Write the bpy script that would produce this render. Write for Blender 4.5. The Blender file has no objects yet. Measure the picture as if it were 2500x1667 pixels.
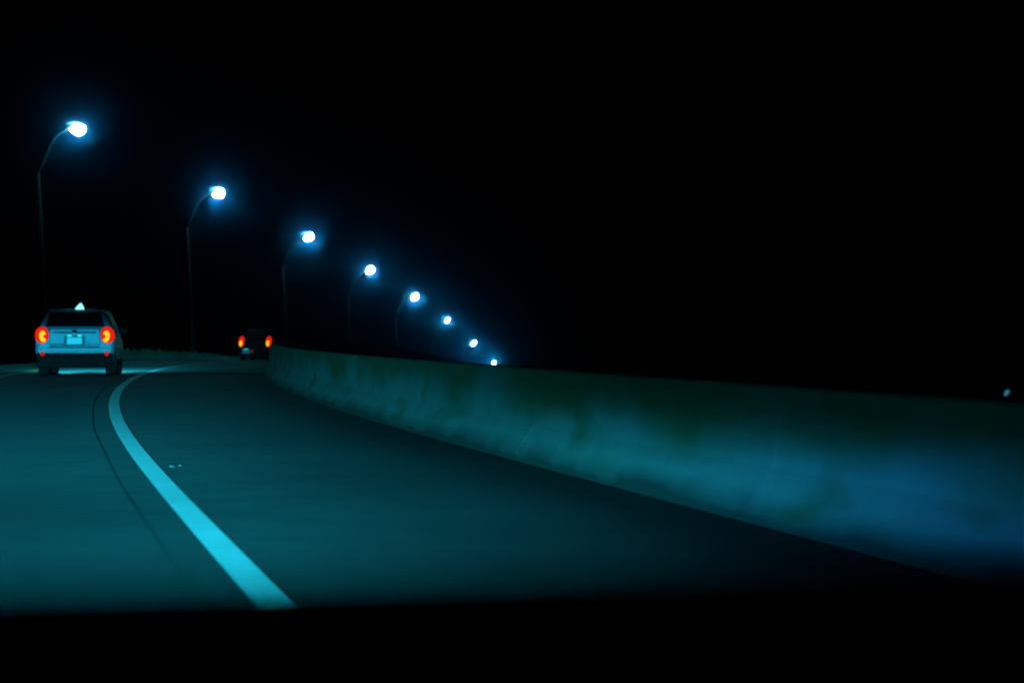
import bpy, bmesh, math, random
import numpy as np
from mathutils import Vector, Matrix

random.seed(7)
sc = bpy.context.scene
COL = sc.collection

# ------------------------------------------------------------------ camera
CAM_H = 1.06
cam_d = bpy.data.cameras.new("camera")
cam_d.sensor_width = 36.0
cam_d.lens = 5500.0 / 2500.0 * 36.0
cam_d.clip_start = 0.05
cam_d.clip_end = 3000.0
cam_d.dof.use_dof = True
cam_d.dof.focus_distance = 26.0
cam_d.dof.aperture_fstop = 1.9
cam = bpy.data.objects.new("camera", cam_d)
COL.objects.link(cam)
cam.location = (0, 0, CAM_H)
cam.rotation_euler = (math.radians(90 - 0.224), 0, 0)
sc.camera = cam

# ------------------------------------------------------------------ night sky
world = bpy.data.worlds.new("World")
sc.world = world
world.use_nodes = True
wn, wl = world.node_tree.nodes, world.node_tree.links
bg = next(n for n in wn if n.type == 'BACKGROUND')
sky = wn.new('ShaderNodeTexSky')
sky.sky_type = 'NISHITA'
sky.sun_disc = False
sky.sun_elevation = math.radians(-5)
sky.sun_rotation = math.radians(200)
wl.new(sky.outputs[0], bg.inputs[0])
bg.inputs[1].default_value = 0.0006

# exposure / colour management
sc.view_settings.view_transform = 'Standard'
sc.view_settings.look = 'None'
sc.view_settings.exposure = 0.0
sc.view_settings.gamma = 1.0
sc.view_settings.use_curve_mapping = False
sc.render.engine = 'CYCLES'
sc.cycles.use_denoising = True
sc.cycles.max_bounces = 4
sc.cycles.diffuse_bounces = 2
sc.cycles.glossy_bounces = 2
sc.cycles.volume_bounces = 0
sc.cycles.sample_clamp_indirect = 4.0
sc.cycles.caustics_reflective = False
sc.cycles.caustics_refractive = False

# lamp colours and powers
HEAD_COL = (0.014, 0.70, 1.0)
HEAD_W = 86000.0
STREET_COL = (0.012, 0.75, 0.72)
STREET_W = 1100.0

# ------------------------------------------------------------------ helpers
def tag(o, label=None, cat=None, group=None, kind=None):
    if label: o['label'] = label
    if cat: o['category'] = cat
    if group: o['group'] = group
    if kind: o['kind'] = kind
    return o

def empty(name, loc=(0, 0, 0), rz=0.0):
    o = bpy.data.objects.new(name, None)
    COL.objects.link(o)
    o.location = loc
    o.rotation_euler = (0, 0, rz)
    o.empty_display_size = 0.2
    return o

def mesh_obj(name, verts, faces, mat, parent=None, smooth=False, uvs=None):
    me = bpy.data.meshes.new(name)
    me.from_pydata([tuple(v) for v in verts], [], faces)
    if uvs is not None:
        uvl = me.uv_layers.new(name="UVMap")
        for lp in me.loops:
            uvl.data[lp.index].uv = uvs[lp.vertex_index]
    me.update()
    if smooth:
        for p in me.polygons: p.use_smooth = True
    if mat: me.materials.append(mat)
    o = bpy.data.objects.new(name, me)
    COL.objects.link(o)
    if parent: o.parent = parent
    return o

def bm_obj(name, bm, mat, parent=None, smooth=False):
    bmesh.ops.recalc_face_normals(bm, faces=bm.faces)
    me = bpy.data.meshes.new(name)
    bm.to_mesh(me); bm.free()
    if smooth:
        for p in me.polygons: p.use_smooth = True
    if mat: me.materials.append(mat)
    o = bpy.data.objects.new(name, me)
    COL.objects.link(o)
    if parent: o.parent = parent
    return o

def box_bm(c, s, bevel=0.0, seg=2, rot=None):
    bm = bmesh.new()
    bmesh.ops.create_cube(bm, size=1.0)
    bmesh.ops.scale(bm, vec=s, verts=bm.verts)
    if bevel > 0:
        bmesh.ops.bevel(bm, geom=list(bm.edges), offset=bevel, segments=seg, affect='EDGES', profile=0.5)
    if rot is not None:
        bmesh.ops.rotate(bm, cent=(0, 0, 0), matrix=rot, verts=bm.verts)
    bmesh.ops.translate(bm, vec=c, verts=bm.verts)
    return bm

def tube(pts, radii, n=10, cap=True):
    """verts, faces of a round tube along pts"""
    pts = [Vector(p) for p in pts]
    V, F = [], []
    up0 = Vector((0, 1, 0))
    for i, p in enumerate(pts):
        d = (pts[min(i + 1, len(pts) - 1)] - pts[max(i - 1, 0)]).normalized()
        a = d.cross(up0)
        if a.length < 1e-4: a = d.cross(Vector((1, 0, 0)))
        a.normalize(); b = d.cross(a).normalized()
        for k in range(n):
            t = 2 * math.pi * k / n
            V.append(p + (a * math.cos(t) + b * math.sin(t)) * radii[i])
    for i in range(len(pts) - 1):
        for k in range(n):
            F.append((i * n + k, i * n + (k + 1) % n, (i + 1) * n + (k + 1) % n, (i + 1) * n + k))
    if cap:
        F.append(tuple(range(n - 1, -1, -1)))
        F.append(tuple(range((len(pts) - 1) * n, len(pts) * n)))
    return V, F

def lathe_x(prof, n=28):
    """surface of revolution round the x axis; prof = [(x, r)...]"""
    V, F = [], []
    for x, r in prof:
        for k in range(n):
            t = 2 * math.pi * k / n
            V.append((x, r * math.cos(t), r * math.sin(t)))
    m = len(prof)
    for i in range(m - 1):
        for k in range(n):
            F.append((i * n + k, i * n + (k + 1) % n, (i + 1) * n + (k + 1) % n, (i + 1) * n + k))
    F.append(tuple(range(n - 1, -1, -1)))
    F.append(tuple(range((m - 1) * n, m * n)))
    return V, F

def copy_tree(o, parent=None):
    c = o.copy()
    COL.objects.link(c)
    if parent: c.parent = parent
    for ch in list(o.children):
        copy_tree(ch, c)
    return c

# ------------------------------------------------------------------ materials
def new_mat(name):
    m = bpy.data.materials.new(name)
    m.use_nodes = True
    nt = m.node_tree
    b = next(n for n in nt.nodes if n.type == 'BSDF_PRINCIPLED')
    return m, nt.nodes, nt.links, b

def ramp(nodes, stops):
    r = nodes.new('ShaderNodeValToRGB')
    e = r.color_ramp.elements
    while len(e) > 1: e.remove(e[0])
    e[0].position, e[0].color = stops[0][0], (*stops[0][1], 1)
    for p, c in stops[1:]:
        k = e.new(p); k.color = (*c, 1)
    return r

def noise(nodes, links, vec, scale, detail=4.0, rough=0.55):
    n = nodes.new('ShaderNodeTexNoise')
    n.inputs['Scale'].default_value = scale
    n.inputs['Detail'].default_value = detail
    n.inputs['Roughness'].default_value = rough
    if vec is not None: links.new(vec, n.inputs['Vector'])
    return n

def mixrgb(nodes, links, a, b, fac, mode='MIX'):
    m = nodes.new('ShaderNodeMixRGB'); m.blend_type = mode
    if isinstance(fac, (int, float)): m.inputs[0].default_value = fac
    else: links.new(fac, m.inputs[0])
    for i, v in ((1, a), (2, b)):
        if isinstance(v, tuple): m.inputs[i].default_value = (*v, 1)
        else: links.new(v, m.inputs[i])
    return m.outputs[0]

def simple(name, col, rough=0.5, metal=0.0, coat=0.0, grain=0.0, gscale=30.0, spec=0.5):
    m, n, l, b = new_mat(name)
    tc = n.new('ShaderNodeTexCoord')
    nz = noise(n, l, tc.outputs['Object'], gscale, 3)
    lo = tuple(c * (1 - grain) for c in col); hi = tuple(min(1, c * (1 + grain)) for c in col)
    r = ramp(n, [(0.3, lo), (0.7, hi)])
    l.new(nz.outputs[0], r.inputs[0]); l.new(r.outputs[0], b.inputs['Base Color'])
    b.inputs['Roughness'].default_value = rough
    b.inputs['Metallic'].default_value = metal
    b.inputs['Coat Weight'].default_value = coat
    b.inputs['Specular IOR Level'].default_value = spec
    return m

def emissive(name, col, strength, base=(0.1, 0.1, 0.1)):
    m, n, l, b = new_mat(name)
    b.inputs['Base Color'].default_value = (*base, 1)
    b.inputs['Emission Color'].default_value = (*col, 1)
    b.inputs['Emission Strength'].default_value = strength
    b.inputs['Roughness'].default_value = 0.5
    b.inputs['Specular IOR Level'].default_value = 0.0
    return m

def make_asphalt():
    m, n, l, b = new_mat("asphalt")
    tc = n.new('ShaderNodeTexCoord')
    obj = tc.outputs['Object']
    fine = noise(n, l, obj, 70.0, 3, 0.7)
    big = noise(n, l, obj, 0.35, 4, 0.6)
    mid = noise(n, l, obj, 2.2, 4, 0.6)
    r1 = ramp(n, [(0.3, (0.046, 0.046, 0.045)), (0.7, (0.092, 0.091, 0.088))])
    l.new(fine.outputs[0], r1.inputs[0])
    r2 = ramp(n, [(0.3, (0.72, 0.72, 0.72)), (0.7, (1.1, 1.1, 1.1))])
    l.new(big.outputs[0], r2.inputs[0])
    r3 = ramp(n, [(0.35, (0.86, 0.86, 0.86)), (0.65, (1.06, 1.06, 1.06))])
    l.new(mid.outputs[0], r3.inputs[0])
    c = mixrgb(n, l, r1.outputs[0], r2.outputs[0], 1.0, 'MULTIPLY')
    c = mixrgb(n, l, c, r3.outputs[0], 1.0, 'MULTIPLY')
    # wheel tracks and a darker right edge by distance from the edge line (u, metres)
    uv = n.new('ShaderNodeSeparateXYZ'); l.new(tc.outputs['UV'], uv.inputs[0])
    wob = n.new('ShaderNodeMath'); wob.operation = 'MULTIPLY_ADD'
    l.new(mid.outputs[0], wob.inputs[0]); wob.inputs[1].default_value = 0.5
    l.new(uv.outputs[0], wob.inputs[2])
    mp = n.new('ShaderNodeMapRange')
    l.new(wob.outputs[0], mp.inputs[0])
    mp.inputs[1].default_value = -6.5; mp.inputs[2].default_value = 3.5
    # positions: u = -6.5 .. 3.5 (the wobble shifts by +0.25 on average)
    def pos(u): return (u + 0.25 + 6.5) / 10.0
    r4 = ramp(n, [(0.0, (0.5,) * 3), (pos(-4.6), (0.42,) * 3), (pos(-3.0), (0.48,) * 3), (pos(-2.55), (0.34,) * 3),  # lane tones painted darker to offset the beam's strong light there
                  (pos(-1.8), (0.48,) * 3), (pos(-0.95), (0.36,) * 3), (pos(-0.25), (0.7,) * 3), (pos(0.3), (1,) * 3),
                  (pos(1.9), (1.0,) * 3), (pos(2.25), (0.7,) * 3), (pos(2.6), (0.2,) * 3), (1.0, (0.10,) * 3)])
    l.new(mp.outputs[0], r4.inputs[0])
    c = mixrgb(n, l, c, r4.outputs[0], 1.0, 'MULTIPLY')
    l.new(c, b.inputs['Base Color'])
    b.inputs['Roughness'].default_value = 0.85
    b.inputs['Specular IOR Level'].default_value = 0.25
    bp = n.new('ShaderNodeBump'); bp.inputs['Strength'].default_value = 0.35; bp.inputs['Distance'].default_value = 0.01
    l.new(fine.outputs[0], bp.inputs['Height']); l.new(bp.outputs[0], b.inputs['Normal'])
    return m

def make_paint(name, col, wear=0.5):
    m, n, l, b = new_mat(name)
    tc = n.new('ShaderNodeTexCoord')
    f = noise(n, l, tc.outputs['Object'], 14.0, 5, 0.7)
    g = noise(n, l, tc.outputs['Object'], 1.3, 3, 0.6)
    r = ramp(n, [(0.30, tuple(c * wear for c in col)), (0.46, col)])
    l.new(f.outputs[0], r.inputs[0])
    r2 = ramp(n, [(0.3, (0.82,) * 3), (0.7, (1,) * 3)]); l.new(g.outputs[0], r2.inputs[0])
    l.new(mixrgb(n, l, r.outputs[0], r2.outputs[0], 1.0, 'MULTIPLY'), b.inputs['Base Color'])
    b.inputs['Roughness'].default_value = 0.7
    return m

def make_concrete(name, base, stain_shade, foot_dark, top=0.75):
    """weathered concrete; texture runs along the length (u) and the height (v), in metres"""
    m, n, l, b = new_mat(name)
    tc = n.new('ShaderNodeTexCoord')
    uv = tc.outputs['UV']
    def mapped(sx, sy):
        mp = n.new('ShaderNodeMapping'); mp.inputs['Scale'].default_value = (sx, sy, 1.0)
        l.new(uv, mp.inputs[0]); return mp.outputs[0]
    blot = noise(n, l, mapped(0.38, 1.5), 1.0, 2, 0.5)
    patch = noise(n, l, mapped(0.75, 2.2), 1.0, 2, 0.5)
    drip = noise(n, l, mapped(3.0, 0.35), 1.0, 3, 0.6)
    fine = noise(n, l, mapped(1.0, 1.0), 42.0, 4, 0.7)
    sep = n.new('ShaderNodeSeparateXYZ'); l.new(uv, sep.inputs[0])
    def mad(a, k, c):
        x = n.new('ShaderNodeMath'); x.operation = 'MULTIPLY_ADD'
        l.new(a, x.inputs[0]); x.inputs[1].default_value = k
        if isinstance(c, float): x.inputs[2].default_value = c
        else: l.new(c, x.inputs[2])
        return x.outputs[0]
    # upper face above the headlight cut-off painted dark green, in uneven tongues
    top_shade = mad(sep.outputs[1], 0.55 / top, blot.outputs[0])
    ra = ramp(n, [(0.72, (0, 0, 0)), (1.0, (1, 1, 1))]); l.new(top_shade, ra.inputs[0])
    c = mixrgb(n, l, base, stain_shade, ra.outputs[0])
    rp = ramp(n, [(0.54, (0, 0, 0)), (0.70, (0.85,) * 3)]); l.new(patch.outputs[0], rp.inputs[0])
    c = mixrgb(n, l, c, stain_shade, rp.outputs[0])
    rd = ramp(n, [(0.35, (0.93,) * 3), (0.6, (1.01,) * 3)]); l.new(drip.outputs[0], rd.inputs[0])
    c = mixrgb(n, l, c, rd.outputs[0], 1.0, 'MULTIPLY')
    # darker band along the foot, wavy upper edge
    foot_v = mad(patch.outputs[0], 0.22, sep.outputs[1])
    rg = ramp(n, [(0.15, (1, 1, 1)), (0.29, (0, 0, 0))]); l.new(foot_v, rg.inputs[0])
    c = mixrgb(n, l, c, foot_dark, rg.outputs[0])
    rf = ramp(n, [(0.3, (0.85,) * 3), (0.7, (1.08,) * 3)]); l.new(fine.outputs[0], rf.inputs[0])
    c = mixrgb(n, l, c, rf.outputs[0], 1.0, 'MULTIPLY')
    l.new(c, b.inputs['Base Color'])
    b.inputs['Roughness'].default_value = 0.9
    b.inputs['Specular IOR Level'].default_value = 0.2
    bp = n.new('ShaderNodeBump'); bp.inputs['Strength'].default_value = 0.25; bp.inputs['Distance'].default_value = 0.008
    l.new(fine.outputs[0], bp.inputs['Height']); l.new(bp.outputs[0], b.inputs['Normal'])
    return m

M = {}
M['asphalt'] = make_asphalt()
M['white_paint'] = make_paint("white_road_paint", (0.88, 0.88, 0.86), 0.8)
M['yellow_paint'] = make_paint("yellow_road_paint", (0.75, 0.62, 0.02), 0.8)
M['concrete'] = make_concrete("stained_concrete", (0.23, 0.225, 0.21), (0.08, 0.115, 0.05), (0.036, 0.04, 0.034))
M['concrete_low'] = make_concrete("weathered_concrete", (0.13, 0.13, 0.12), (0.05, 0.07, 0.04), (0.06, 0.06, 0.05), 0.4)
M['lit_road'] = make_concrete("lit_road_surface", (0.18, 0.18, 0.165), (0.13, 0.13, 0.12), (0.12, 0.12, 0.11), 400.0)
M['cross_strip'] = simple("cross_strip_black", (0.02, 0.02, 0.02), 0.95, grain=0.3, spec=0.0)
M['tar'] = simple("tar", (0.075, 0.075, 0.073), 0.95, grain=0.3, spec=0.0)
M['earth'] = simple("earth", (0.05, 0.045, 0.03), 0.95, grain=0.5, gscale=0.8)
M['grass'] = simple("grass", (0.06, 0.09, 0.03), 0.8, grain=0.4, gscale=3)
M['galv'] = simple("painted_steel", (0.006, 0.0062, 0.0065), 0.85, 0.0, spec=0.05, grain=0.2, gscale=6)
M['arm'] = simple("bare_steel", (0.016, 0.0165, 0.017), 0.6, 0.0, grain=0.1, spec=0.2)
M['white_car'] = simple("silver_car_paint", (0.05, 0.053, 0.08), 0.5, 0.0, 0.05, 0.03, 4, spec=0.3)
M['recess'] = simple("grey_plastic", (0.04, 0.045, 0.055), 0.7, grain=0.1, spec=0.1)
M['dark_car'] = simple("dark_car_paint", (0.003, 0.0032, 0.004), 0.8, 0.0, 0.0, 0.1, 4, spec=0.04)
M['black_plastic'] = simple("black_plastic", (0.003, 0.003, 0.003), 0.9, grain=0.2, spec=0.02)
M['dash'] = simple("dashboard_vinyl", (0.006, 0.006, 0.006), 0.95, grain=0.2, gscale=80)
M['rubber'] = simple("tyre_rubber", (0.004, 0.004, 0.004), 0.95, grain=0.2, spec=0.02)
M['rim'] = simple("alloy", (0.4, 0.4, 0.42), 0.4, 0.8, grain=0.1)
M['chrome'] = simple("chrome", (0.7, 0.7, 0.72), 0.15, 1.0, grain=0.05)
M['tint'] = simple("tinted_glass", (0.002, 0.002, 0.0025), 0.5, grain=0.1, spec=0.08)
M['plate'] = simple("plate_white", (0.06, 0.07, 0.075), 0.45, grain=0.05)
M['reflector'] = emissive("red_reflector_glow", (1.0, 0.008, 0.003), 0.6, (0.05, 0.002, 0.002))  # light thrown back by the reflectors is put in as emission
M['tail_red'] = emissive("tail_lens_red", (1.0, 0.013, 0.003), 0.8, (0.05, 0.002, 0.002))
M['tail_core'] = emissive("tail_bulb_amber", (1.0, 0.45, 0.012), 1.5, (0.05, 0.02, 0.002))
M['plate_lamp'] = emissive("plate_lamp", (0.06, 0.75, 0.9), 1.0)
M['roof_glow'] = emissive("roof_glow", (0.25, 0.8, 1.0), 1.6)
M['street_lens'] = emissive("street_lens", (0.7, 0.92, 1.0), 30.0)
M['far_lens'] = emissive("far_lens", (0.05, 0.35, 0.5), 0.6)
M['head_lens'] = emissive("head_lens", (0.6, 0.85, 1.0), 8.0)
def see_through(m):
    """glass of a lit lamp: glows and lets the bulb's light out"""
    n, l = m.node_tree.nodes, m.node_tree.links
    out = next(x for x in n if x.type == 'OUTPUT_MATERIAL'); b = next(x for x in n if x.type == 'BSDF_PRINCIPLED')
    em = n.new('ShaderNodeEmission'); em.inputs[0].default_value = b.inputs['Emission Color'].default_value
    em.inputs[1].default_value = b.inputs['Emission Strength'].default_value
    tr = n.new('ShaderNodeBsdfTransparent'); ad = n.new('ShaderNodeAddShader')
    l.new(em.outputs[0], ad.inputs[0]); l.new(tr.outputs[0], ad.inputs[1]); l.new(ad.outputs[0], out.inputs[0])
    n.remove(b)
see_through(M['street_lens'])
M['housing'] = simple("lamp_housing", (0.2, 0.2, 0.21), 0.6, 0.3, grain=0.1)
M['litter'] = simple("litter_paper", (0.035, 0.037, 0.034), 0.8, grain=0.2)

# ------------------------------------------------------------------ alignment of the ramp
# slope dX/dY of the right edge line, seen along the camera axis Y
SY = [-60, 0, 10, 20, 30, 45, 57, 70, 80, 90, 105, 120, 400]
SV = [-.23, -.220, -.222, -.208, -.184, -.147, -.116, -.065, -.005, .04, .082, .10, .10]
TY = np.linspace(-60, 400, 1841)
TS = np.interp(TY, SY, SV)
k = np.ones(41) / 41
TS = np.convolve(np.pad(TS, 20, mode='edge'), k, mode='valid')
TX = np.concatenate([[0], np.cumsum((TS[1:] + TS[:-1]) / 2 * np.diff(TY))])
TX = TX - np.interp(0.0, TY, TX) + 1.02
ZY = [-60, 70, 90, 103, 115, 130, 145.5, 176, 206, 237, 267, 298, 328, 400]
ZV = [0, 0, -.07, -.22, -.5, -1.1, -1.88, -3.42, -5.17, -7.1, -9.4, -12.3, -15.4, -22.5]
TZ = np.interp(TY, ZY, ZV)
k2 = np.ones(61) / 61
TZ = np.convolve(np.pad(TZ, 30, mode='edge'), k2, mode='valid')

def zg(t): return float(np.interp(t, TY, TZ))
def head(t): return math.atan(float(np.interp(t, TY, TS)))
def P(t, o, z=0.0):
    """point on the ramp: station t, o metres right of the white line, z above the road"""
    a = head(t)
    return Vector((float(np.interp(t, TY, TX)) + o * math.cos(a), t - o * math.sin(a), zg(t) + z))

def stations(t0, t1, step):
    n = max(1, int(round((t1 - t0) / step)))
    return [t0 + (t1 - t0) * i / n for i in range(n + 1)]

def strip(name, offs, z, t0, t1, step, mat, parent=None):
    ts = stations(t0, t1, step)
    V, F, U = [], [], []
    for t in ts:
        for o in offs:
            V.append(P(t, o, z)); U.append((o, t))
    m = len(offs)
    for i in range(len(ts) - 1):
        for j in range(m - 1):
            F.append((i * m + j, i * m + j + 1, (i + 1) * m + j + 1, (i + 1) * m + j))
    return mesh_obj(name, V, F, mat, parent, True, U)

# ------------------------------------------------------------------ ground, road and markings
def build_ground():
    xs = [-690, -300, -120, -60, -40, -30, -20, -12, -7, 0, 5, 9, 14, 20, 28, 60, 120, 300, 690]
    ys = [-300, -60] + [10 * i for i in range(0, 41)] + [500, 700]
    V, F = [], []
    for y in ys:
        yc = min(max(y, -60), 400)
        for x in xs:
            u = min(1, max(0, (x - 5) / 23)); fall = 14 * u * u * (3 - 2 * u)      # embankment on the right
            cx = float(np.interp(yc, TY, TX)) if abs(x) < 100 else 0
            V.append((x + cx, y, max(zg(yc) - 0.7 - fall, -24.0)))
    n = len(xs)
    for i in range(len(ys) - 1):
        for j in range(n - 1):
            F.append((i * n + j, i * n + j + 1, (i + 1) * n + j + 1, (i + 1) * n + j))
    g = mesh_obj("ground", V, F, M['earth'], None, True)
    tag(g, kind='structure')
build_ground()

PAR_O = -6.0
BAR_O = 3.02
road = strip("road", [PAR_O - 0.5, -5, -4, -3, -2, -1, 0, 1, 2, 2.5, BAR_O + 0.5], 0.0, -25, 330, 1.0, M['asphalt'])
tag(road, kind='structure')
# road beyond the dark strip painted paler, as the lamps light it
JT = 57.6
lit_road = strip("lamp_lit_road", [PAR_O - 0.4, -4, -2, 0, 2, BAR_O + 0.4], 0.002, JT, 330, 1.0, M['lit_road'])
tag(lit_road, kind='structure')
jn = strip("dark_cross_strip", [PAR_O, -3, 0, BAR_O], 0.004, JT - 0.9, JT, 0.3, M['cross_strip'])  # dark strip right across the road
tag(jn, kind='structure')
wl_o = strip("white_edge_line", [-0.076, 0.076], 0.007, -20, 325, 0.5, M['white_paint'])
tag(wl_o, "solid white edge line curving along the right side of the lane", "road marking", kind='structure')
yl_o = strip("yellow_edge_line", [-3.38, -3.16], 0.007, -20, 325, 0.5, M['yellow_paint'])
tag(yl_o, "solid yellow edge line passing under the left of the pale SUV", "road marking", kind='structure')
# filled joint beside the white line
def build_seam():
    ts = stations(-15, 60, 0.35)
    V, F, U = [], [], []
    for t in ts:
        c = -0.29 + 0.006 * math.sin(t * 0.7)
        w = 0.009 + 0.003 * math.sin(t * 3.1 + 1)
        V += [P(t, c - w, 0.004), P(t, c + w, 0.004)]
    for i in range(len(ts) - 1):
        F.append((2 * i, 2 * i + 1, 2 * i + 3, 2 * i + 2))
    o = mesh_obj("tar_seam", V, F, M['tar'])
    tag(o, "thin dark tar seam running just left of the white line", "road seam", kind='structure')
build_seam()

# ------------------------------------------------------------------ right barrier, cast in lengths
BAR_PROF = [(0.0, -0.75), (0.0, 0.075), (0.155, 0.30), (0.205, 0.735), (0.225, 0.755),
            (0.385, 0.755), (0.405, 0.735), (0.46, 0.30), (0.61, 0.075), (0.61, -0.75)]
def build_barrier(name, prof, o0, t0, t1, seg, gap, mat, label, cat, step=0.75):
    root = empty(name, P((t0 + t1) / 2, o0))
    tag(root, label, cat)
    t = t0
    while t < t1 - 0.1:
        a, b = t + gap / 2, min(t + seg, t1) - gap / 2
        ts = stations(a, b, step)
        V, F, U = [], [], []
        m = len(prof)
        for s in ts:
            for (po, pz) in prof:
                V.append(P(s, o0 + po, pz) - root.location); U.append((s, pz + (po if pz > .1 and po > .3 else 0)))
        for i in range(len(ts) - 1):
            for j in range(m - 1):
                F.append((i * m + j, i * m + j + 1, (i + 1) * m + j + 1, (i + 1) * m + j))
        F.append(tuple(range(m)))
        F.append(tuple(range((len(ts) - 1) * m + m - 1, (len(ts) - 1) * m - 1, -1)))
        mesh_obj("barrier_segment", V, F, mat, root, False, U)
        t += seg
    return root
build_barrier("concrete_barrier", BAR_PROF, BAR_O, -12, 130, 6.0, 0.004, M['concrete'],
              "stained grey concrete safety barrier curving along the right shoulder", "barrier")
PAR_PROF = [(0.0, -0.75), (0.0, 0.30), (-0.02, 0.37), (-0.06, 0.40), (-0.26, 0.40), (-0.30, 0.36), (-0.30, -0.75)]
build_barrier("parapet", PAR_PROF, PAR_O, 87, 191, 8.0, 0.02, M['concrete_low'],
              "low concrete parapet on the far outer side of the bend, beyond the yellow line", "wall", 1.0)

def build_weeds():
    V, F = [], []
    t = 87.5
    while t < 150:
        base = P(t, PAR_O + random.uniform(-0.38, -0.32), random.uniform(0.0, 0.15))
        for kk in range(random.randint(3, 6)):
            h = random.uniform(0.28, 0.42) + (0.10 if random.random() < 0.2 else 0)
            a = random.uniform(0, 6.28); lean = random.uniform(0.02, 0.14)
            w = random.uniform(0.008, 0.02)
            dx, dy = math.cos(a), math.sin(a)
            p0 = base + Vector((random.uniform(-.06, .06), random.uniform(-.06, .06), 0))
            p1 = p0 + Vector((dx * lean * .4, dy * lean * .4, h * .6))
            p2 = p0 + Vector((dx * lean, dy * lean, h))
            s = Vector((-dy, dx, 0)) * w
            i = len(V)
            V += [p0 - s, p0 + s, p1 + s * .8, p1 - s * .8, p2]
            F += [(i, i + 1, i + 2, i + 3), (i + 3, i + 2, i + 4)]
        t += random.uniform(0.08, 0.28)
    o = mesh_obj("weeds", V, F, M['grass'])
    tag(o, "ragged weeds growing along the back of the low parapet", "weeds", kind='stuff')
build_weeds()

# ------------------------------------------------------------------ street lamps
LEAN = math.radians(2.8)
POLE_H, HEAD_H, REACH = 10.3, 12.55, 1.75
def build_lamp():
    root = empty("street_lamp")
    V, F = tube([(0, 0, -1.2), (0, 0, 0.04), (0, 0, 0.041), (0, 0, 0.5), (0, 0, 5), (0, 0, POLE_H)],
                [0.21, 0.21, 0.125, 0.12, 0.10, 0.075], 14)
    mesh_obj("pole", V, F, M['galv'], root, True)
    # curved arm to the right
    A = [(0, 0), (.27, .54), (.58, 1.20), (.86, 1.66), (1.06, 1.86), (1.30, 2.0), (1.55, 2.12), (REACH - .05, 2.3)]
    pts = [(x, 0, POLE_H - 0.02 + z) for x, z in A]
    V, F = tube(pts, [0.055 - 0.015 * i / 7 for i in range(8)], 10)
    mesh_obj("arm", V, F, M['arm'], root, True)
    # cobra head: housing over a drop lens
    bm = bmesh.new()
    bmesh.ops.create_uvsphere(bm, u_segments=24, v_segments=14, radius=1.0)
    for v in bm.verts:
        x, y, z = v.co
        taper = 0.55 + 0.45 * min(1, max(0, (x + 1.0) / 1.1))
        v.co = Vector((x * 0.36, y * 0.12 * taper, (z * 0.10 if z > 0 else z * 0.02) * taper))
    bmesh.ops.translate(bm, vec=(REACH + 0.10, 0, HEAD_H + 0.20), verts=bm.verts)
    bm_obj("housing", bm, M['housing'], root, True)
    bm = bmesh.new()
    bmesh.ops.create_uvsphere(bm, u_segments=24, v_segments=14, radius=1.0)
    for v in bm.verts:
        x, y, z = v.co
        taper = 0.45 + 0.55 * min(1, max(0, (x + 1.0) / 1.0))
        v.co = Vector((x * 0.40, y * 0.22, (z * 0.28 * taper if z > 0 else z * 0.42 * taper)))
    ln = bm_obj("lens", bm, M['street_lens'], root, True)
    ln.location = (REACH + 0.36, 0, HEAD_H - 0.10)
    ld = bpy.data.lights.new("street_bulb", 'POINT')
    ld.color = STREET_COL; ld.energy = STREET_W; ld.shadow_soft_size = 0.08
    lo = bpy.data.objects.new("bulb", ld); COL.objects.link(lo); lo.parent = root
    lo.location = (REACH + 0.36, 0, HEAD_H - 0.26)
    return root

LAMPS = [(190, 316, 115.0), (533, 472, 145.5), (753, 579, 176.0), (903, 660, 206.4),
         (1012, 725, 236.9), (1092, 783, 267.4), (1156, 838, 297.8), (1205, 887, 328.0)]
LAMP_LABELS = [
    "nearest and highest lit street lamp, on the far left above the pale SUV",
    "second lit street lamp from the left, between the two cars",
    "third lit street lamp from the left, above the small dark car",
    "fourth lit street lamp from the left, its pole behind the right barrier",
    "fifth lit street lamp from the left along the descending row",
    "sixth lit street lamp from the left, a small bright oval",
    "seventh lit street lamp from the left, just above the barrier",
    "farthest lit street lamp, lowest of the row, almost touching the barrier top"]
# how far each lens is turned up on its arm, and its size along and across
TILT = [(4, 1.0, .82), (26, .92, .92), (36, .95, .82), (42, 1.0, .85), (46, 1.0, .82), (54, .82, .38), (50, .92, .46), (54, .85, .36)]
proto = build_lamp()
rot = Matrix.Rotation(-LEAN, 4, 'Y')
for i, (px, py, Y) in enumerate(LAMPS):
    lamp = proto if i == 0 else copy_tree(proto)
    hx, hz = (px - 1250) / 5500 * Y, CAM_H + (812 - py) / 5500 * Y     # lens centre in the world
    off = rot @ Vector((REACH + 0.36, 0, HEAD_H - 0.12))
    lamp.location = (hx - off.x, Y, hz - off.z)
    lamp.rotation_euler = (0, -LEAN, 0)
    for ch in lamp.children:
        if ch.name.startswith("lens"):
            ch.rotation_euler = (0, -math.radians(TILT[i][0]), 0)
            ch.scale = (TILT[i][1], 1.0, TILT[i][2])
    tag(lamp, LAMP_LABELS[i], "street lamp", "street lamps along the descending road")

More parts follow.
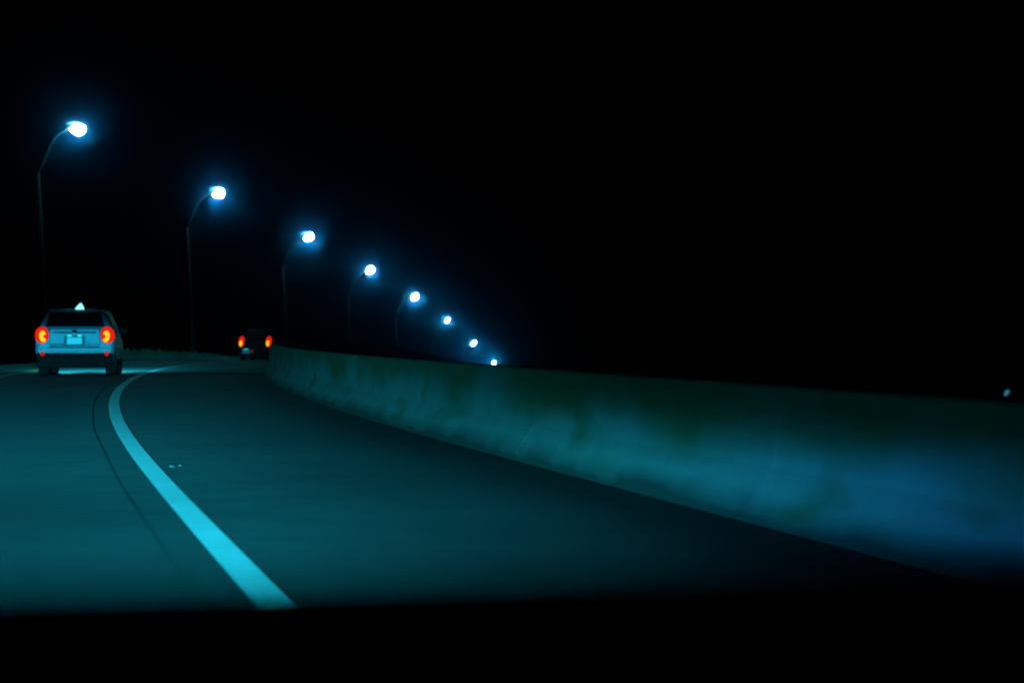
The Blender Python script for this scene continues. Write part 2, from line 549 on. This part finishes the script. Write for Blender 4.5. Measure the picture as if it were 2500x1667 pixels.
# one small lamp far off to the right, over the barrier
def far_lamp():
    Y = 420.0
    X, Z = (2458 - 1250) / 5500 * Y, CAM_H + (812 - 961) / 5500 * Y
    root = empty("distant_lamp", (X, Y, Z - 8.0))
    V, F = tube([(0, 0, -6.2), (0, 0, 7.9)], [0.1, 0.07], 8)
    mesh_obj("pole", V, F, M['galv'], root, True)
    bm = bmesh.new()
    bmesh.ops.create_uvsphere(bm, u_segments=14, v_segments=9, radius=1.0)
    for v in bm.verts:
        x, y, z = v.co
        v.co = Vector((x * 0.42 + z * 0.25, y * 0.3, z * 0.55 + 0.2))
    bmesh.ops.translate(bm, vec=(0, 0, 8.0), verts=bm.verts)
    bm_obj("globe", bm, M['far_lens'], root, True)
    tag(root, "tiny dim blue lamp alone in the dark at the far right over the barrier", "street lamp")
far_lamp()

# ------------------------------------------------------------------ cars
def car_shell(name, secs, mat, parent):
    """loft of cross sections; sec = (y, zb, wb, zm, wm, zs, ws, zt, wt): bottom, widest, shoulder, top"""
    V, F = [], []
    m = None
    for (y, zb, wb, zm, wm, zs, ws, zt, wt) in secs:
        half = [(wb * 0.80, zb), (wb, zb + 0.06), (wm, zm), (wm * 0.995, (zm + zs) / 2 + 0.03), (ws, zs),
                (wt + (ws - wt) * 0.28, zs + (zt - zs) * 0.80), (wt, zt - 0.035 * min(1, (zt - zs) / 0.15)),
                (wt * 0.82, zt), (wt * 0.4, zt + 0.012)]
        ring = half + [(-x, z) for x, z in reversed(half)]
        m = len(ring)
        V += [(x, y, z) for x, z in ring]
    for i in range(len(secs) - 1):
        for j in range(m):
            F.append((i * m + j, (i + 1) * m + j, (i + 1) * m + (j + 1) % m, i * m + (j + 1) % m))
    F.append(tuple(range(m)))
    F.append(tuple(range(len(secs) * m - 1, (len(secs) - 1) * m - 1, -1)))
    bm = bmesh.new()
    bv = [bm.verts.new(v) for v in V]
    for f in F: bm.faces.new([bv[i] for i in f])
    o = bm_obj(name, bm, mat, parent)
    return o

def wheel(parent, x, y, r, w):
    s = 1 if x > 0 else -1
    V, F = lathe_x([(-w/2, r*.66), (-w/2, r*.9), (-w/2+.03, r*.985), (-w*.2, r), (w*.2, r), (w/2-.03, r*.985), (w/2, r*.9), (w/2, r*.66)])
    t = mesh_obj("wheel", [(a + x, b + y, c + r) for a, b, c in V], F, M['rubber'], parent, True)
    V, F = lathe_x([(s*(w/2-.02), r*.65), (s*(w/2+.004), r*.62), (s*(w/2-.03), r*.5), (s*(w/2-.035), r*.22), (s*(w/2-.005), r*.18), (s*(w/2), r*.05)], 20)
    mesh_obj("rim", [(a + x, b + y, c + r) for a, b, c in V], F, M['rim'], t, True)
    return t

def outline_prism(name, pts, y0, y1, mat, parent, inset=0.0, smooth=False):
    """outline in x,z given thickness from y0 (front, away) to y1 (rear, proud) with a chamfered rim"""
    cx = sum(p[0] for p in pts) / len(pts); cz = sum(p[1] for p in pts) / len(pts)
    rings = [(pts, y0), (pts, y1 + (y0 - y1) * 0.35)]
    ins = [(cx + (x - cx) * (1 - inset), cz + (z - cz) * (1 - inset)) for x, z in pts]
    rings.append((ins, y1))
    V, F = [], []
    n = len(pts)
    for r, y in rings: V += [(x, y, z) for x, z in r]
    for i in range(len(rings) - 1):
        for j in range(n): F.append((i*n+j, i*n+(j+1) % n, (i+1)*n+(j+1) % n, (i+1)*n+j))
    F.append(tuple(range(n))); F.append(tuple(range(3*n-1, 2*n-1, -1)))
    bm = bmesh.new(); bv = [bm.verts.new(v) for v in V]
    for f in F: bm.faces.new([bv[i] for i in f])
    return bm_obj(name, bm, mat, parent, smooth)

def blob(cx, cz, w, h, n=20, p=2.6, skew=0.0):
    out = []
    for k in range(n):
        t = 2 * math.pi * k / n
        c, s = math.cos(t), math.sin(t)
        x = math.copysign(abs(c) ** (2 / p), c) * w / 2
        z = math.copysign(abs(s) ** (2 / p), s) * h / 2
        out.append((cx + x + skew * z, cz + z))
    return out

def quad_panel(name, corners, mat, parent, lift=0.0):
    """thin solid panel on four given corners, lifted along its normal"""
    c = [Vector(q) for q in corners]
    nrm = (c[1] - c[0]).cross(c[3] - c[0]).normalized()
    V = [q - nrm * 0.01 for q in c] + [q + nrm * (lift + 0.004) for q in c]
    F = [(3, 2, 1, 0), (4, 5, 6, 7)] + [(i, (i+1) % 4, 4+(i+1) % 4, 4+i) for i in range(4)]
    bm = bmesh.new(); bv = [bm.verts.new(v) for v in V]
    for f in F: bm.faces.new([bv[i] for i in f])
    return bm_obj(name, bm, mat, parent)

def shape_beam(ld):
    """low-beam pattern: a broad foreground, a narrow far spot, a soft horizontal cut-off"""
    ld.use_nodes = True
    n, l = ld.node_tree.nodes, ld.node_tree.links
    em = next(x for x in n if x.type == 'EMISSION')
    tc = n.new('ShaderNodeTexCoord'); sp = n.new('ShaderNodeSeparateXYZ')
    l.new(tc.outputs['Normal'], sp.inputs[0])
    def mth(op, a, b=None, c=None):
        m = n.new('ShaderNodeMath'); m.operation = op
        for i, v in enumerate((a, b, c)):
            if v is None: continue
            if isinstance(v, (int, float)): m.inputs[i].default_value = v
            else: l.new(v, m.inputs[i])
        return m.outputs[0]
    nz = mth('MULTIPLY', sp.outputs[2], -1.0)
    th = mth('DIVIDE', sp.outputs[0], nz); tv = mth('DIVIDE', sp.outputs[1], nz)
    def gauss(x, w):
        q = mth('DIVIDE', x, w); q = mth('MULTIPLY', q, q)
        return mth('EXPONENT', mth('MULTIPLY', q, -1.0))
    def step(x, a, b, va, vb):
        m = n.new('ShaderNodeMapRange'); m.interpolation_type = 'SMOOTHSTEP'
        l.new(x, m.inputs[0])
        for i, v in enumerate((a, b, va, vb)): m.inputs[i + 1].default_value = v
        return m.outputs[0]
    wide = mth('ADD', mth('MULTIPLY', gauss(th, 0.25), 0.85), mth('MULTIPLY', gauss(th, 0.52), 0.17))
    wide = mth('MULTIPLY', wide, step(tv, -0.075, 0.008, 1.0, 0.045))
    wide = mth('MULTIPLY', wide, step(tv, -0.45, -0.10, 0.12, 1.0))
    hot = mth('MULTIPLY', mth('MULTIPLY', gauss(th, 0.12), 2.3), step(tv, 0.006, 0.017, 1.0, 0.06))
    hot = mth('MULTIPLY', hot, step(tv, -0.055, -0.02, 0.0, 1.0))
    l.new(mth('ADD', wide, hot), em.inputs['Strength'])
    # bluish fringe towards the side of the beam
    fr = n.new('ShaderNodeMixRGB')
    l.new(step(mth('ABSOLUTE', th), 0.28, 0.62, 0.0, 1.0), fr.inputs[0])
    fr.inputs[1].default_value = (1, 1, 1, 1); fr.inputs[2].default_value = (0.8, 0.52, 1, 1)
    l.new(fr.outputs[0], em.inputs['Color'])

def add_headlight(parent, x, y, z, mat, watts, spot=100.0, blend=0.8, tilt=2.0, yaw=0.0, r=0.09, light=True, col=HEAD_COL, shaped=False):
    bm = bmesh.new()
    bmesh.ops.create_uvsphere(bm, u_segments=18, v_segments=10, radius=1.0)
    for v in bm.verts: v.co = Vector((v.co.x * 0.17, v.co.y * 0.06, v.co.z * r))
    bmesh.ops.translate(bm, vec=(x, y, z), verts=bm.verts)
    o = bm_obj("headlight", bm, mat, parent, True)
    if light:
        ld = bpy.data.lights.new("headlight_beam", 'SPOT')
        ld.color = col; ld.energy = watts
        ld.spot_size = math.radians(spot); ld.spot_blend = blend; ld.shadow_soft_size = 0.05
        if shaped:
            ld.shadow_soft_size = 0.0
            shape_beam(ld)
        lo = bpy.data.objects.new("beam", ld); COL.objects.link(lo); lo.parent = parent
        lo.location = (x, y + 0.12, z)
        lo.rotation_euler = (math.radians(90 - tilt), 0, math.radians(-yaw))
    return o

def tail_light(parent, s, cx, cz, w, h, y, cw, ch, cdx, core_pts=None):
    o = outline_prism("taillight", blob(s * cx, cz, w, h, 22, 2.3, s * -0.08), y + 0.16, y, M['tail_red'], parent, 0.18)
    outline_prism("bulb", core_pts or blob(s * cx + cdx, cz - 0.02, cw, ch, 16, 2.2), y + 0.02, y - 0.012, M['tail_core'], o, 0.2)
    return o

def build_suv():
    t = 56.35
    p = P(t, -1.47)
    root = empty("suv", p, -head(t))
    tag(root, "pale SUV with glowing red tail lights driving ahead in the lane on the left", "car", "cars ahead on the ramp")
    S = [(-2.285, .46, .78, .60, .86, .72, .84, .80, .74), (-2.25, .40, .86, .62, .925, 1.02, .90, 1.10, .80),
         (-2.19, .36, .88, .62, .935, 1.12, .895, 1.19, .80), (-2.06, .34, .89, .62, .935, 1.13, .89, 1.37, .72),
         (-1.93, .32, .89, .64, .935, 1.13, .89, 1.555, .655), (-1.70, .30, .89, .66, .93, 1.12, .89, 1.60, .66),
         (-1.0, .25, .89, .66, .925, 1.09, .885, 1.625, .67), (-0.2, .24, .89, .66, .925, 1.06, .885, 1.63, .67),
         (0.35, .24, .89, .66, .925, 1.04, .885, 1.59, .65), (0.75, .24, .89, .66, .925, 1.03, .885, 1.38, .66),
         (1.15, .24, .89, .66, .925, 1.02, .88, 1.10, .74), (1.7, .25, .88, .66, .92, .95, .86, 1.02, .74),
         (2.1, .27, .84, .62, .88, .86, .80, .92, .70), (2.27, .32, .76, .58, .78, .74, .70, .79, .62)]
    body = car_shell("body", S, M['white_car'], root)
    # rear window on the sloping back
    quad_panel("rear_window", [(-.70, -2.185, 1.205), (.70, -2.185, 1.205), (.60, -1.955, 1.535), (-.60, -1.955, 1.535)], M['tint'], root, 0.012)
    bm = box_bm((0, -1.97, 1.60), (1.24, .24, .03), .012)
    sp = bm_obj("roof_spoiler", bm, M['white_car'], root)
    # side windows
    for s in (-1, 1):
        for (y0, y1, zb, zt, w0, w1) in ((-1.78, -1.12, 1.14, 1.50, .892, .735), (-1.05, -.12, 1.12, 1.53, .89, .735), (-.05, .62, 1.10, 1.44, .89, .735)):
            c = [(s*w0, y0, zb), (s*w0, y1, zb), (s*w1, y1 - (0.25 if y1 > .5 else 0), zt), (s*w1, y0 + (0.12 if y0 < -1.5 else 0), zt)]
            if s < 0: c = c[::-1]
            quad_panel("side_window", c, M['tint'], root, 0.006)
        bm = box_bm((s*.66, -.7, 1.655), (.035, 1.9, .035), .012)
        bm_obj("roof_rail", bm, M['black_plastic'], root)
        bm = box_bm((s*1.00, .55, 1.10), (.17, .09, .15), .035, 3)
        mm = bm_obj("mirror", bm, M['black_plastic'], root)
        # wheel arches and black cladding along the sill
        bm = box_bm((s*.925, 0, .33), (.03, 2.1, .16), .01)
        bm_obj("sill_trim", bm, M['black_plastic'], root)
        wheel(root, s*.80, -1.32, .345, .235)
        wheel(root, s*.80, 1.36, .345, .235)
    # black lower bumper across the back
    bm = box_bm((0, -2.24, .40), (1.80, .18, .36), .05, 3)
    bp_ = bm_obj("rear_bumper", bm, M['black_plastic'], root)
    for s in (-1, 1):
        outline_prism("reflector", blob(s*.755, .555, .10, .10, 14, 2.4), -2.30, -2.345, M['reflector'], bp_, .15)
    bm = box_bm((0, -1.2, .30), (1.1, 1.9, .16), .03)
    bm_obj("underbody", bm, M['black_plastic'], root)
    V, F = tube([(.45, -1.9, .30), (.45, -2.3, .29)], [.035, .035], 12)
    mesh_obj("exhaust_pipe", V, F, M['chrome'], root, True)
    # tail lights: round-cornered red lens with an amber hook-shaped bulb
    def hook(cx, cz, s):
        """crescent open towards the middle of the car"""
        o = []
        for a in range(-140, 141, 20): o.append((cx + s * .085 * math.cos(math.radians(a)), cz + .135 * math.sin(math.radians(a)) + .02 * math.cos(math.radians(a))))
        for a in range(110, -111, -22): o.append((cx - s * .045 + s * .04 * math.cos(math.radians(a)), cz + .045 * math.sin(math.radians(a))))
        return o
    for s in (-1, 1):
        l = outline_prism("taillight", blob(s*.765, .985, .35, .43, 24, 2.2, -.03), -2.10, -2.285, M['tail_red'], root, .16)
        outline_prism("bulb", hook(s*.745, .97, s), -2.27, -2.298, M['tail_core'], l, .0)
    # tailgate: garnish ledge, recess shut line, plate and its two lamps
    tg = outline_prism("tailgate", [(-.58, .70), (.58, .70), (.60, 1.0), (.585, 1.14), (-.585, 1.14), (-.60, 1.0)], -2.20, -2.285, M['white_car'], root, .02)
    bm = box_bm((0, -2.285, 1.065), (1.02, .03, .028), .008); bm_obj("garnish", bm, M['black_plastic'], tg)
    bm = box_bm((0, -2.296, .865), (.36, .014, .165), .004); bm_obj("licence_plate", bm, M['plate'], tg)
    for x in (-.12, .12):
        bm = box_bm((x, -2.30, .985), (.10, .03, .035), .01); bm_obj("plate_lamp", bm, M['plate_lamp'], tg)
    bm = box_bm((0, -2.29, 1.10), (.10, .012, .055), .012, 3); bm_obj("badge", bm, M['black_plastic'], tg)
    bm = box_bm((0, -2.275, .655), (1.62, .05, .10), .02, 3); bm_obj("bumper_top", bm, M['white_car'], root)
    for x in (-.597, .597):
        bm = box_bm((x, -2.262, .93), (.012, .05, .44), .003); bm_obj("panel_gap", bm, M['black_plastic'], tg)
    bm = box_bm((0, -2.288, .705), (1.18, .012, .014), .003); bm_obj("panel_gap", bm, M['black_plastic'], tg)
    bm = box_bm((0, -2.287, .87), (.50, .010, .23), .004); bm_obj("plate_recess", bm, M['recess'], tg)
    V, F = tube([(0, -2.20, 1.22), (-.16, -2.17, 1.26), (-.36, -2.16, 1.265)], [.012, .01, .007], 6)
    mesh_obj("wiper", V, F, M['black_plastic'], root, True)
    # small glowing pointed dome on the roof
    V, F = [], []
    n = 14; prof = [(0.10, 0.0), (0.105, 0.03), (0.085, 0.07), (0.05, 0.11), (0.022, 0.145), (0.004, 0.165)]
    for r, z in prof:
        for kk in range(n):
            a = 2*math.pi*kk/n
            V.append((.075 + r*math.cos(a) + z*.18, -1.72 + r*.7*math.sin(a), 1.615 + z))
    for i in range(len(prof)-1):
        for kk in range(n): F.append((i*n+kk, i*n+(kk+1) % n, (i+1)*n+(kk+1) % n, (i+1)*n+kk))
    F.append(tuple(range(n-1, -1, -1))); F.append(tuple(range((len(prof)-1)*n, len(prof)*n)))
    mesh_obj("roof_dome", V, F, M['roof_glow'], root, True)
    for s in (-1, 1):
        add_headlight(root, s*.66, 2.24, .74, M['head_lens'], 8000, 120, .6, 0.0, shaped=True)
    return root
build_suv()

def build_hatch():
    t = 104.5
    p = P(t, -1.76)
    root = empty("hatchback", p, -head(t))
    tag(root, "small dark hatchback far ahead, half hidden by the end of the barrier", "car", "cars ahead on the ramp")
    S = [(-1.86, .42, .66, .52, .74, .64, .72, .72, .62), (-1.83, .36, .74, .55, .79, .86, .77, .95, .66),
         (-1.76, .32, .76, .56, .80, .94, .76, 1.02, .66), (-1.60, .30, .76, .56, .80, .94, .76, 1.30, .58),
         (-1.42, .28, .76, .56, .80, .94, .76, 1.42, .55), (-.8, .22, .76, .58, .80, .92, .76, 1.47, .56),
         (0, .21, .76, .58, .80, .90, .76, 1.47, .56), (.45, .21, .76, .58, .80, .89, .75, 1.36, .56),
         (.95, .22, .76, .58, .80, .87, .74, .97, .62), (1.4, .24, .74, .56, .78, .80, .72, .87, .62),
         (1.75, .26, .68, .52, .70, .68, .64, .74, .56), (1.86, .30, .60, .48, .62, .60, .56, .64, .5)]
    car_shell("body", S, M['dark_car'], root)
    quad_panel("rear_window", [(-.56, -1.765, 1.035), (.56, -1.765, 1.035), (.49, -1.44, 1.405), (-.49, -1.44, 1.405)], M['tint'], root, .012)
    for s in (-1, 1):
        for (y0, y1, zt) in ((-1.35, -.55, 1.38), (-.48, .45, 1.34)):
            c = [(s*.765, y0, .96), (s*.765, y1, .96), (s*.62, y1 - .2, zt), (s*.62, y0 + .08, zt)]
            if s < 0: c = c[::-1]
            quad_panel("side_window", c, M['tint'], root, .006)
        bm = box_bm((s*.87, .45, .97), (.15, .08, .12), .03, 3); bm_obj("mirror", bm, M['dark_car'], root)
        wheel(root, s*.69, -1.12, .29, .18); wheel(root, s*.69, 1.16, .29, .18)
        l = outline_prism("taillight", blob(s*.625, .905, .26, .52, 22, 2.1, .06), -1.72, -1.875, M['tail_red'], root, .2)
        outline_prism("bulb", blob(s*.625 - .03, .84, .13, .26, 16, 2.1, .1), -1.86, -1.888, M['tail_core'], l, .2)
        add_headlight(root, s*.55, 1.84, .64, M['head_lens'], 8000, 120, .6, 0.0, shaped=True)
    bm = box_bm((0, -1.86, .36), (1.50, .12, .26), .05, 3); b = bm_obj("rear_bumper", bm, M['dark_car'], root)
    bm = box_bm((-.40, -1.93, .46), (.36, .014, .17), .004); bm_obj("licence_plate", bm, M['plate'], b)
    bm = box_bm((-.40, -1.935, .57), (.22, .02, .03), .006); bm_obj("plate_lamp", bm, M['plate_lamp'], b)
    bm = box_bm((-.12, -1.93, .48), (.035, .02, .12), .006); bm_obj("reflector", bm, M['reflector'], b)
    V, F = tube([(-.18, -1.80, 1.00), (-.15, -1.77, 1.05), (-.14, -1.74, 1.10), (-.10, -1.70, 1.17)], [.012] * 4, 6)
    mesh_obj("wiper", V, F, M['chrome'], root, True)
    bm = box_bm((0, -1.0, .27), (.9, 1.5, .12), .03); bm_obj("underbody", bm, M['black_plastic'], root)
build_hatch()

# ------------------------------------------------------------------ the car the picture is taken from
def build_own_car():
    th = head(0.0)
    root = empty("car", (-0.37 * math.cos(th), 0.37 * math.sin(th), 0.0), -th)
    tag(root, "black dashboard top of the car in the foreground, blurred along the bottom edge", "car")
    c = math.cos(th); s = math.sin(th)
    # dashboard: a padded shelf that crosses the whole view under the windscreen
    xs = [-.78 + 1.60 * i / 32 for i in range(33)]
    prof = [(.14, .30), (.24, .74), (.32, .86), (.40, .945), (.50, .980), (.58, .989), (.70, .975), (.85, .945), (1.05, .90), (1.10, .3)]
    V, F = [], []
    for x in xs:
        edge = max(0, (abs(x) - .62)) / .18
        for (y, z) in prof:
            V.append((x, y - .10 * edge, z + (.012 * edge if z > .9 else 0) + .0185))
    m = len(prof)
    for i in range(len(xs) - 1):
        for j in range(m - 1):
            F.append((i*m+j, i*m+j+1, (i+1)*m+j+1, (i+1)*m+j))
    F.append(tuple(range(m))); F.append(tuple(range((len(xs)-1)*m+m-1, (len(xs)-1)*m-1, -1)))
    mesh_obj("dashboard", V, F, M['dash'], root, True)
    # bonnet, bumper and wings, below the line of sight over the dashboard
    S = [(1.12, .28, .80, .55, .86, .80, .84, .885, .70), (1.4, .26, .80, .55, .87, .78, .83, .855, .68),
         (1.8, .25, .80, .52, .86, .72, .80, .785, .66), (2.1, .26, .78, .48, .82, .64, .74, .69, .62), (2.25, .30, .70, .44, .72, .54, .66, .58, .56)]
    car_shell("bonnet", S, M['dark_car'], root)
    for sx in (-1, 1):
        wheel(root, sx*.76, 1.35, .31, .2)
        add_headlight(root, sx*.60, 2.24, .60, M['head_lens'], HEAD_W, 120, 0.6, 0.0, 0.0, shaped=True)
build_own_car()

# ------------------------------------------------------------------ litter beside the white line
def build_litter():
    t = 17.6
    bits = [(.17, 0.0, .045), (.24, .1, .03)]
    for i, (o, dt, sz) in enumerate(bits):
        bm = bmesh.new()
        bmesh.ops.create_icosphere(bm, subdivisions=2, radius=sz * .5)
        for v in bm.verts:
            v.co = Vector((v.co.x * random.uniform(.7, 1.3), v.co.y * random.uniform(.6, 1.2), abs(v.co.z) * random.uniform(.3, .7) if v.co.z > 0 else v.co.z * .2))
        ob = bm_obj("litter", bm, M['litter'], None)
        ob.location = P(t + dt, o, .012)
        tag(ob, ["crumpled pale scrap of litter right beside the white line", "smaller scrap of litter a little right of the first one"][i], "litter", "litter on the shoulder")
build_litter()

# ------------------------------------------------------------------ thin haze added round everything for the lamps' lens glow
def build_haze():
    bm = bmesh.new()
    bmesh.ops.create_cube(bm, size=1.0)
    zl, zh = -26.0, 14.0
    bmesh.ops.scale(bm, vec=(1420, 1030, zh - zl), verts=bm.verts)
    bmesh.ops.translate(bm, vec=(0, 200, (zh + zl) / 2), verts=bm.verts)
    m = bpy.data.materials.new("haze")
    m.use_nodes = True
    nt = m.node_tree
    for n in list(nt.nodes):
        if n.type != 'OUTPUT_MATERIAL': nt.nodes.remove(n)
    out = next(n for n in nt.nodes if n.type == 'OUTPUT_MATERIAL')
    v = nt.nodes.new('ShaderNodeVolumePrincipled')
    v.inputs['Color'].default_value = (0.06, 0.36, 1.0, 1)
    v.inputs['Density'].default_value = 0.00052
    v.inputs['Anisotropy'].default_value = 0.9982
    nt.links.new(v.outputs[0], out.inputs['Volume'])
    o = bm_obj("haze", bm, m)
    tag(o, "thin bluish haze added to give the lamps their glow", "haze", kind='stuff')
build_haze()
